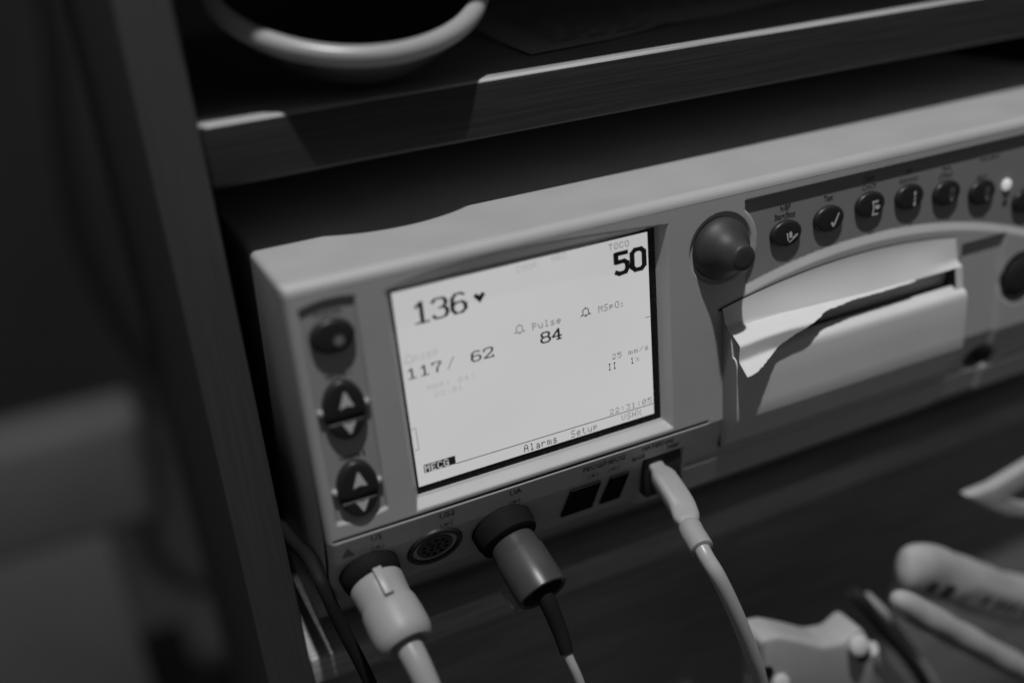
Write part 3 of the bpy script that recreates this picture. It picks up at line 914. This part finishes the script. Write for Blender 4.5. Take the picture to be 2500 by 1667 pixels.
# pale flat pulse-oximeter plug
w3 = thing('oximeter_plug', 'pale flat angled plug on a thick grey cable below the screen corner', 'plug')
def section_tube(bm, pts, hw, hh, up, n=28, ex=.55):
    pts, T, N = frames(pts)
    rings = []
    for i, p in enumerate(pts):
        nn = (Vector(up) - T[i] * Vector(up).dot(T[i])).normalized(); bb = T[i].cross(nn)
        ring = []
        for k in range(n):
            a0 = 2 * math.pi * k / n; c0, s0 = math.cos(a0), math.sin(a0)
            ring.append(bm.verts.new(p + nn * (hh[i] * math.copysign(abs(s0) ** ex, s0)) + bb * (hw[i] * math.copysign(abs(c0) ** ex, c0))))
        rings.append(ring)
    for a, b in zip(rings, rings[1:]):
        for k in range(n):
            bm.faces.new((a[k], a[(k + 1) % n], b[(k + 1) % n], b[k]))
    bm.faces.new(rings[0]); bm.faces.new(rings[-1])
bm = bmesh.new()
pth = spline([(.1188, .0060, -.0240), (.1188, -.0090, -.0310), (.1187, -.0170, -.0345), (.1183, -.0250, -.0382), (.1162, -.0320, -.0405), (.1150, -.0360, -.0420)], 6)
nn_ = len(pth)
hw = [.0040 if i < 5 else .0060 + .0004 * math.sin(i / nn_ * 3) for i in range(nn_)]; hh = [.0026 if i < 5 else .0044 for i in range(nn_)]
hw[5] = .0055; hh[5] = .0039
for i in range(nn_ - 7, nn_):
    k = (i - nn_ + 7) / 6; hw[i] *= 1 - .30 * k; hh[i] *= 1 - .1 * k
section_tube(bm, pth, hw, hh, (0, .3, 1))
finish('plug_body', bm, 'white_plug', w3)
pth = spline([(.1156, -.0345, -.0412), (.1138, -.0400, -.0424), (.1128, -.0460, -.0437), (.1121, -.0505, -.0449)], 6)
bm = bmesh.new(); tube(bm, pth, [.0036, .0044, .0052, .0055] + [.0056] * (len(pth) - 6) + [.0055, .0049], 28); finish('cable_collar', bm, 'white_plug', w3)
c4 = [(.1123, -.0490, -.0445), (.1122, -.0540, -.0480), (.1145, -.0595, -.0560), (.1218, -.0625, -.0775), (.1304, -.0625, -.1035), (.1372, -.0605, -.1265), (.142, -.057, -.16), (.144, -.05, -.22), (.145, -.045, -.30)]
bm = bmesh.new(); tube(bm, spline(c4, 10), .0037, 22); finish('cable', bm, 'cable', w3)
# dark socket block the oximeter plug enters
bm = bmesh.new(); box(bm, .1125, .1335, -.0020, .012, -.0440, -.0225, .0008); finish('oximeter_socket', bm, 'socket', mon)

# black cord running down between panel and monitor
bm = bmesh.new()
tube(bm, spline([(-.0482, .300, -.080), (-.0482, .160, -.070), (-.0482, .070, -.050), (-.0482, .0300, -.036), (-.0480, .0130, -.0360), (-.0468, .0080, -.0430), (-.0435, .0050, -.0600), (-.0352, .0000, -.0980), (-.026, -.003, -.16), (-.022, -.004, -.26)], 10), .0030, 20)
tag(finish('power_cord', bm, 'cord'), 'thick black cord dropping beside the monitor over the shelf edge', 'cord')
BGC = [(-.060, 1.2, .30), (-.065, 1.2, .19), (-.071, 1.2, .101), (-.089, 1.2, -.014), (-.099, 1.2, -.177), (-.068, 1.2, -.337), (-.012, 1.2, -.442)]
bm = bmesh.new()
tube(bm, spline(BGC, 10), .014, 14)
tag(finish('background_cord', bm, 'cord'), 'blurred dark cord drooping in the dim room beyond the cabinet', 'cord')

# ------------------------------------------------------------------ things on the upper shelf
dish = thing('round_dish', 'tilted round dark dish with a pale rim overhanging the upper shelf', 'dish')
tl = math.radians(28)
dn = Vector((0, -math.sin(tl), math.cos(tl)))
dc = Vector((.020, .072, .207))
RD = .058
bm = bmesh.new(); lathe(bm, [(-.0005, RD), (-.008, RD * .97), (-.020, RD * .82), (-.030, RD * .55), (-.032, 0)], dc, dn, 64)
lathe(bm, [(-.0005, RD - .0008), (-.008, RD * .955), (-.019, RD * .80), (-.0285, RD * .53), (-.030, 0)], dc, dn, 64)
finish('bowl', bm, 'dish', dish)
bm = bmesh.new()
ux = Vector((1, 0, 0)); uy = dn.cross(ux).normalized()
ring = [dc + ux * (RD * math.cos(2 * math.pi * k / 96)) + uy * (RD * math.sin(2 * math.pi * k / 96)) for k in range(97)]
tube(bm, ring, .0042, 14, cap=False); finish('rim', bm, 'dish_rim', dish)

sheet = thing('paper_sheet', 'printed sheet of paper with a curled edge lying on the upper shelf', 'paper')
bm = bmesh.new()
outline = [(.1067, .0761), (.1540, .0835), (.1877, .0960), (.2093, .1050), (.2495, .1380), (.2735, .1390), (.300, .118), (.330, .15), (.33, .33), (.16, .33), (.125, .18)]
bm.faces.new([bm.verts.new((x, y, .1618)) for x, y in outline])
bmesh.ops.triangulate(bm, faces=bm.faces[:])
r = bmesh.ops.subdivide_edges(bm, edges=bm.edges[:], cuts=3, use_grid_fill=True)
for v in bm.verts:
    v.co.z += .0006 * (math.sin(v.co.x * 60) * math.sin(v.co.y * 40) + 1)
finish('sheet', bm, 'sheet', sheet)
bm = bmesh.new()
for k in range(9):
    yy0 = .098 + k * .017
    x = .128 + k * .004
    while x < .30:
        w = rnd.uniform(.006, .02)
        if not (x > .2 and yy0 < .15):
            bm.faces.new([bm.verts.new((px, py, .1633)) for px, py in ((x, yy0), (x + w, yy0 + w * .14), (x + w, yy0 + w * .14 + .0032), (x, yy0 + .0032))])
        x += w + .004
finish('print_lines', bm, 'sheet_ink', sheet, smooth=False)

# ------------------------------------------------------------------ clutter hanging low on the right
def rounded_path(pts, r, name, m, label, cat, k=10, n=20, squash=1, up=None, parent=None):
    bm = bmesh.new(); tube(bm, spline(pts, k), r, n, squash=squash, up=up)
    o = finish(name, bm, m, parent)
    if label: tag(o, label, cat)
    return o

h1 = thing('printed_packet', 'blurred pale soft packet with dark printed marks, below the printer', 'packet')
pa = spline([(.2640, -.02, -.1335), (.2748, -.02, -.1376), (.2981, -.02, -.1517), (.3327, -.02, -.1753), (.3705, -.02, -.1991), (.430, -.02, -.236)], 10)
ra = [.0158] * len(pa)
ra[:13] = [.0020, .0056, .0079, .0097, .0111, .0122, .0131, .0138, .0144, .0149, .0153, .0156, .0158]
def dents(bm, amp, fr):
    bm.normal_update()
    for v in bm.verts:
        c = v.co
        v.co = c + v.normal * amp * (math.sin(c.x * fr + c.z * fr * .7) * .6 + math.sin(c.z * fr * 1.7 - c.y * fr * 1.3 + 1.0) * .5 + math.sin(c.x * fr * 2.3 + c.y * fr * 2.0) * .3)
bm = bmesh.new(); tube(bm, pa, ra, 40, up=(-.5, -.8, .3), squash=.62); dents(bm, .0009, 130); finish('pouch', bm, 'grey', h1)
nv_ = Vector((-.50, -.80, .05)).normalized()
def patch(name, i0, i1, a0, a1, m, off):
    bm = bmesh.new(); rows_ = []
    for i in range(i0, i1 + 1):
        t_ = (pa[i + 1] - pa[i - 1]).normalized(); n_ = (nv_ - t_ * nv_.dot(t_)).normalized(); b_2 = t_.cross(n_)
        if b_2.z < 0: b_2 = -b_2
        rows_.append([bm.verts.new(pa[i] + (n_ * math.cos(a) + b_2 * math.sin(a)) * (ra[i] * math.hypot(.66 * math.cos(a), math.sin(a)) + off)) for a in np.linspace(a0, a1, 7)])
    for p, q in zip(rows_, rows_[1:]):
        for k in range(6):
            bm.faces.new((p[k], p[k + 1], q[k + 1], q[k]))
    return finish(name, bm, m, h1)
patch('label', 24, 46, -.35, 1.0, 'label', .0012)
for i0 in (27, 30, 32, 34, 37, 39):
    patch('label_print', i0, i0 + 1, -.25, .35, 'dark', .0015)
patch('printed_mark', 12, 15, -.5, .15, 'dark', .0012)
patch('printed_mark', 17, 20, -.5, .25, 'dark', .0012)

h2 = thing('grey_strap', 'blurred pale grey tubular strap with a lengthwise seam, under the printed packet', 'strap')
pb = spline([(.2351, -.045, -.1242), (.2541, -.045, -.1426), (.2932, -.045, -.1769), (.3366, -.045, -.2161), (.3764, -.045, -.2518), (.42, -.045, -.29)], 10)
rb = [.0078] * len(pb); rb[:9] = [.0012, .0034, .0047, .0057, .0064, .0069, .0073, .0076, .0077]
bm = bmesh.new(); tube(bm, pb, rb, 28); dents(bm, .0006, 130); finish('strap', bm, 'grey', h2)
bm = bmesh.new(); tube(bm, [p + Vector((-.0048, -.0066, -.0012)) for p in pb[6:]], .0009, 8); finish('seam', bm, 'dark', h2)

rg = thing('plastic_clip', 'blurred pale grey pointed loop clip beneath the printer', 'clip')
bm = bmesh.new()
outer = [(.3073, -.0991), (.3283, -.0993), (.3550, -.0943), (.3797, -.0904), (.42, -.09), (.42, -.145), (.3878, -.1388), (.3607, -.1326), (.3404, -.1237), (.322, -.111)]
inner = [(.3425, -.1112), (.3500, -.1102), (.3572, -.1091), (.3824, -.1065), (.405, -.106), (.405, -.132), (.3862, -.1291), (.3591, -.1219), (.3520, -.1180), (.3462, -.1143)]
V = [[bm.verts.new((x, y, z)) for x, z in poly] for poly, y in ((outer, -.024), (outer, -.016), (inner, -.016), (inner, -.024))]
for a, b in zip(V, V[1:] + V[:1]):
    for k in range(10):
        bm.faces.new((a[k], a[(k + 1) % 10], b[(k + 1) % 10], b[k]))
bmesh.ops.recalc_face_normals(bm, faces=bm.faces[:])
bmesh.ops.bevel(bm, geom=bm.edges[:], offset=.0018, segments=3, profile=.5, affect='EDGES')
finish('loop', bm, 'grey', rg)

tr = thing('grey_transducer', 'blurred light grey moulded transducer hanging low beside the thick grey cable', 'transducer')
bm = bmesh.new()
poly = [(.1575, -.1300), (.1600, -.1275), (.1700, -.1300), (.1825, -.1377), (.2000, -.1496), (.2134, -.1532), (.2243, -.1480), (.2292, -.1533), (.2374, -.1760), (.2363, -.1948), (.2331, -.2209), (.1610, -.2209), (.1597, -.1596)]
prism(bm, poly, -.034, -.014, lambda a, b, d: (a, d, b))
bmesh.ops.recalc_face_normals(bm, faces=bm.faces[:])
bmesh.ops.bevel(bm, geom=bm.edges[:], offset=.0030, segments=4, profile=.5, affect='EDGES')
finish('housing', bm, 'grey', tr)
bm = bmesh.new(); lathe(bm, [(-.001, .0045), (.0006, .0042), (.0006, 0)], (.1612, -.0342, -.1505), (-.1, -1, 0), 20); finish('hole', bm, 'black', tr)
bm = bmesh.new(); lathe(bm, [(-.001, .0050), (.003, .0048), (.004, .003), (.004, 0)], (.1697, -.0340, -.1600), (0, -1, .4), 20); finish('stud', bm, 'label', tr)
bm = bmesh.new(); lathe(bm, [(-.001, .0062), (.004, .0060), (.006, .004), (.0064, 0)], (.2217, -.0335, -.1585), (0, -1, .6), 20); finish('stud', bm, 'label', tr)
bm = bmesh.new(); lathe(bm, [(-.001, .0045), (.0006, .0042), (.0006, 0)], (.2270, -.0342, -.1672), (-.1, -1, 0), 20); finish('hole', bm, 'black', tr)
rounded_path([(.2370, -.012, -.1430), (.2426, -.015, -.1502), (.2624, -.015, -.1802), (.2805, -.015, -.2060), (.2971, -.015, -.2344), (.3156, -.015, -.2733), (.33, -.015, -.33)], .0040, 'thin_tube', 'dark', 'thin dark grey tube running down between transducer and strap', 'tube')
rounded_path([(.2560, -.004, -.1590), (.2640, -.01, -.1703), (.2765, -.01, -.1898), (.2926, -.01, -.2150), (.3115, -.01, -.2490), (.33, -.01, -.30)], .0030, 'thin_tube', 'grey', 'thinner pale tube close behind the dark grey tube', 'tube')
rounded_path([(.2360, -.03, -.1700), (.2398, -.03, -.1770), (.2478, -.03, -.1910), (.2572, -.03, -.2045), (.2772, -.03, -.2360), (.30, -.03, -.28)], .0048, 'thin_tube', 'label', 'short whitish tube leaving the side of the grey transducer', 'tube')

# ------------------------------------------------------------------ blurred thing in the room
st = thing('grey_stool', 'blurred pale grey padded seat standing in the dim room beyond the cabinet', 'stool')
bm = bmesh.new(); box(bm, -.60, -.085, 1.0, 1.12, -.545, -.372, .02, 3); finish('seat', bm, 'stool', st)
for lx in (-.48, -.2):
    for ly in (1.03, 1.07):
        bm = bmesh.new(); box(bm, lx - .02, lx + .02, ly - .02, ly + .02, -1.1, -.545, .004); finish('leg', bm, 'stool', st)
bm = bmesh.new(); box(bm, -.58, -.165, 1.0, 1.03, -1.0, -.535, .005); finish('skirt', bm, 'stool', st)
